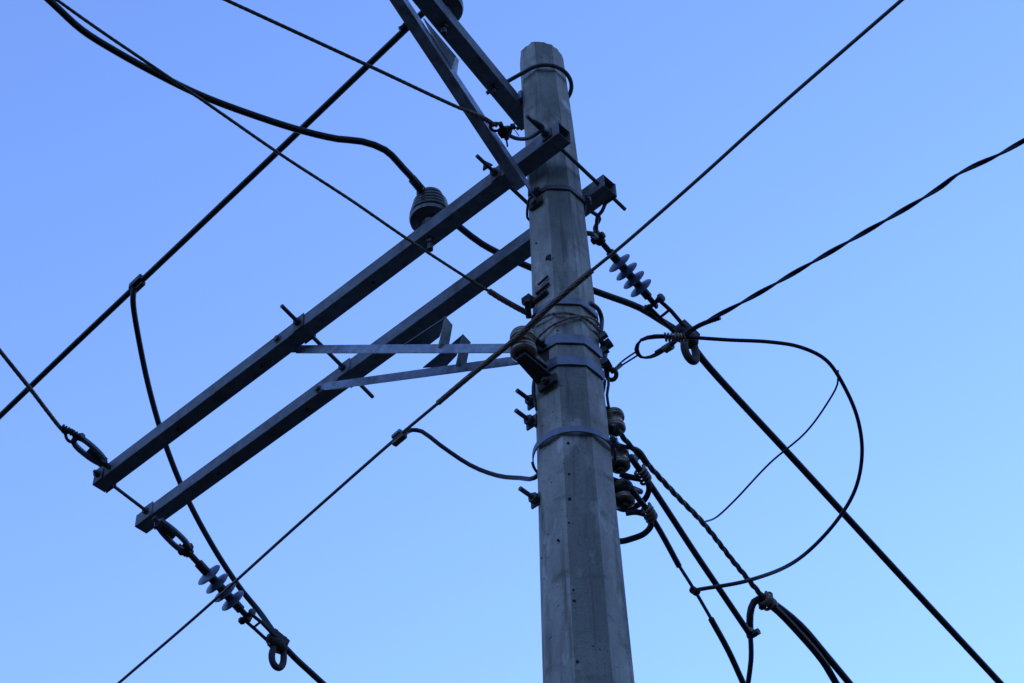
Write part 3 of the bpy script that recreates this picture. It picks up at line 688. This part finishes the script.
# ------------------------------------------------------------------ service cable from the right with its loop
ZL = 6.56
def dl(x, y, z0): return atl(x, y, z0, .22, .18)          # plane of the low-voltage lines
def wl(x, y, dz=0): return at(x, y, ZL+dz)
SV = [wl(1024, 140.6, .02), wl(997.4, 155.4, .012), wl(974, 166), wl(956, 175.4), wl(942, 186), wl(927.8, 195.3), wl(896, 214.3, -.01), wl(852, 239.6, -.02), wl(814, 261.4, -.025), wl(763, 290.8, -.03), wl(730, 309, -.03), wl(705, 322, -.02), wl(690, 331, -.01), wl(668, 347), wl(650, 357), wl(641, 357, .0), wl(636.5, 349), wl(641, 340), wl(655, 336.5, -.005), wl(676, 337, -.009)]
SV2 = [wl(655, 336.5, -.005), wl(690, 337.5, -.012), wl(730, 340, -.02), wl(770, 342, -.03), wl(800, 347, -.05), wl(826, 360, -.08), wl(845, 388, -.13), wl(858, 420, -.19), wl(862, 455, -.25), wl(855, 490, -.32), wl(835, 523, -.40), wl(800, 558, -.50), wl(750, 580, -.68), dl(696, 590, 5.88)]
wire('drop_wire', 'black wire in a wide drooping curve from the small loop to the thin bare stretch', 'wire', SV2, 4.0, step=.02)
o, _, _ = wire('service_cable', 'flat twisted black service cable from the right edge ending in a small loop', 'cable', SV, 5.0, pre=14, step=.02, strands=2, pitch=.30)
b = MB(); b.tube(catmull([wl(720, 318, -.03)+Z*.002, wl(700, 326.5, -.02)+Z*.007, wl(672, 345)+Z*.009, wl(656, 354.5)+Z*.008], None, 10), .009, 8); b.build('second_core', M_CABLE, o)
b = MB(); b.coil(catmull([wl(664, 350), wl(672, 345)], None, 70), .013, .0045, .009); b.build('tape_binding', M_ARMOR, o)
b = MB(); b.coil(catmull([wl(664, 337), wl(686, 338, -.01)], None, 70), .015, .004, .012); b.build('tape_binding', M_ARMOR, o)
bw = MB(); e0 = rp(613, 371, zf-.02)
bw.tube(catmull([e0, wl(622, 361.5), wl(637, 351)], None, 6), .0035, 6); bw.tube(catmull([e0, wl(623, 364.5), wl(639, 354.5)], None, 6), .0035, 6); bw.tube([rp(612, 372, zf-.02), wl(621, 365)], .008, 8)
tag(bw.build('bail_wire', M_BOLT, org=e0), 'thin double wire bail between the pole eye and the cable loop', 'wire')
TH = [wl(838, 370, -.09), wl(837.5, 384, -.12), wl(828, 402, -.16), wl(806, 432, -.22), wl(770, 463, -.27), wl(735, 500, -.32), wl(718, 516, -.38), dl(703, 522.5, 6.16)]
wire('thin_wire', 'hair-thin wire splitting off the drooping cable curve to the twisted wire below', 'wire', TH, 2.0, step=.02)

# ------------------------------------------------------------------ low-voltage lines going away to the lower right
GL = 'low-voltage cables leaving the spool rack'
s1, s2, s3 = [q for q, _ in spots]
def dl(x, y, z0): return atl(x, y, z0, .22, .18)
L1 = [dl(614, 424, 6.16), dl(619, 432, 6.16), dl(627, 442, 6.16), dl(650, 467, 6.16), dl(675, 494, 6.16), dl(703, 523, 6.16), dl(733, 561, 6.16), dl(766, 601, 6.16)]
o, _, _ = wire('twisted_wire', 'twisted wire from the top small spool down to the thick cable pair at lower right', 'wire', L1, 6.0, M_STRAND, GL, strands=3, pitch=.13, step=.012)
b = MB(); b.tube(catmull([dl(610, 441, 6.16), dl(622, 446, 6.16), dl(638, 450, 6.16), dl(648, 463, 6.16)], None, 8), .008, 8); b.build('tail', M_STRAND, o)
wire('line_cable', 'left of the thick cable pair leaving by the lower right bottom edge', 'cable', [dl(764, 600, 6.16), dl(778, 611, 6.17), dl(800, 634, 6.17), dl(822, 660, 6.18), dl(836, 683, 6.2)], 7.6, group='thick cable pair at lower right', post_=14)
wire('line_cable', 'right of the thick cable pair leaving by the lower right bottom edge', 'cable', [dl(750, 631, 6.06), dl(750, 615, 6.10), dl(754, 602, 6.15), dl(763, 598.5, 6.17), dl(774, 604, 6.19), dl(800, 625, 6.20), dl(825, 654, 6.21), dl(850, 684, 6.21)], 7.4, group='thick cable pair at lower right', post_=14)
t_ = thing('tap_connector', dl(767, 601, 6.17), 'taped clamp binding the thick cable pair to the twisted wire end', 'connector', 'tap connectors')
b = MB(); b.coil(catmull([dl(762, 597, 6.16), dl(771, 606, 6.17)], None, 60), .024, .007, .02); b.build('binding', M_ARMOR, t_)
b = MB(); b.hexn(dl(769, 597, 6.2), Z, .016, .03); b.hexn(dl(762, 605, 6.15), Z, .014, .03); b.build('clamp_bolt', M_RUST, t_)

L2 = [s2+dz*.045-D*.03, dl(632, 459, 6.02), dl(645, 477, 6.02), dl(665, 507, 6.02), dl(695, 553, 6.02), dl(722, 593, 6.02), dl(749, 633, 6.02)]
o, _, _ = wire('line_cable', 'black cable from the middle small spool to the hooked joint at lower right', 'cable', L2, 6.6, group=GL)
b = MB(); b.coil(catmull([dl(639, 469, 6.02), dl(647, 482, 6.02)], None, 80), .020, .0055, .016); b.build('binding', M_ARMOR, o)
b = MB(); b.tube(catmull([dl(646, 478, 6.02), dl(649, 488, 6.0), dl(645, 499, 5.99), dl(634, 507, 5.98), dl(622, 509, 5.97), azv(45)*prad(5.97)+Z*5.97], None, 8), .011, 8); b.tube(catmull([dl(640, 479, 6.0), dl(630, 477, 6.0), dl(620, 474, 6.0)], None, 6), .011, 8); b.build('tail', M_CABLE, o)
wire('line_cable', 'black cable hanging straight down from the hooked joint at the bottom edge', 'cable', [dl(750, 630, 6.05), dl(751, 645, 6.0), dl(751, 660, 5.96), dl(748, 684, 5.9)], 5.4, group=GL, post_=3)
t_ = thing('tap_connector', dl(751, 633, 6.04), 'small tap connector at the hooked cable joint near the bottom edge', 'connector', 'tap connectors')
b = MB(); b.box(dl(751.5, 632.5, 6.04), frame(N), .045, .026, .026); b.build('jaw', M_COPPER, t_, bevel=.006)
b = MB(); b.hexn(dl(753.5, 634, 6.03), D, .014, .05); b.build('clamp_bolt', M_BOLT, t_)

L3 = [s3+dz*.045-D*.03+Z*.01, dl(632, 490, 5.88), dl(645, 507, 5.88), dl(660, 531, 5.88), dl(679, 566, 5.88)]
o, _, _ = wire('line_cable', 'black cable from the lowest small spool, its sheath ending before a thin bare stretch', 'cable', L3, 6.2, group=GL)
b = MB(); b.coil(catmull([dl(645, 507, 5.88), dl(653, 520, 5.88)], None, 80), .020, .0055, .016); b.build('binding', M_ARMOR, o)
b = MB(); b.tube(catmull([dl(648, 514, 5.88), dl(651, 525, 5.86), dl(645, 533, 5.85), dl(634, 538, 5.84), dl(618, 541, 5.83), azv(50)*prad(5.8)+Z*5.82], None, 8), .0115, 8); b.tube(catmull([dl(645, 514, 5.87), dl(636, 512, 5.87), dl(626, 513, 5.87)], None, 6), .011, 8); b.build('tail', M_CABLE, o)
b = MB(); c3 = s3; b.tube([c3+D*(.032*math.cos(i*.3))+N*(.032*math.sin(i*.3)) for i in range(21)], .013, 8, True); b.build('tail', M_CABLE, o)
wire('line_wire', 'thin bare stretch of the lowest cable between two black sheaths', 'wire', [dl(678, 564, 5.88), dl(695, 591, 5.88), dl(713, 622, 5.88)], 3.6, M_STRAND, GL)
wire('line_cable', 'black sheathed lower end of the lowest cable at the bottom edge', 'cable', [dl(711, 619, 5.88), dl(728, 650, 5.88), dl(744, 685, 5.88)], 6.2, group=GL, post_=14)
t_ = thing('tap_connector', dl(695, 590, 5.88), 'tiny tap connector where the drooping service cable joins the thin bare stretch', 'connector', 'tap connectors')
b = MB(); b.hexn(dl(694.5, 591, 5.88), N, .014, .03); b.cyl(dl(690, 589, 5.88), dl(700, 592, 5.88), .009); b.build('jaw', M_RUST, t_)
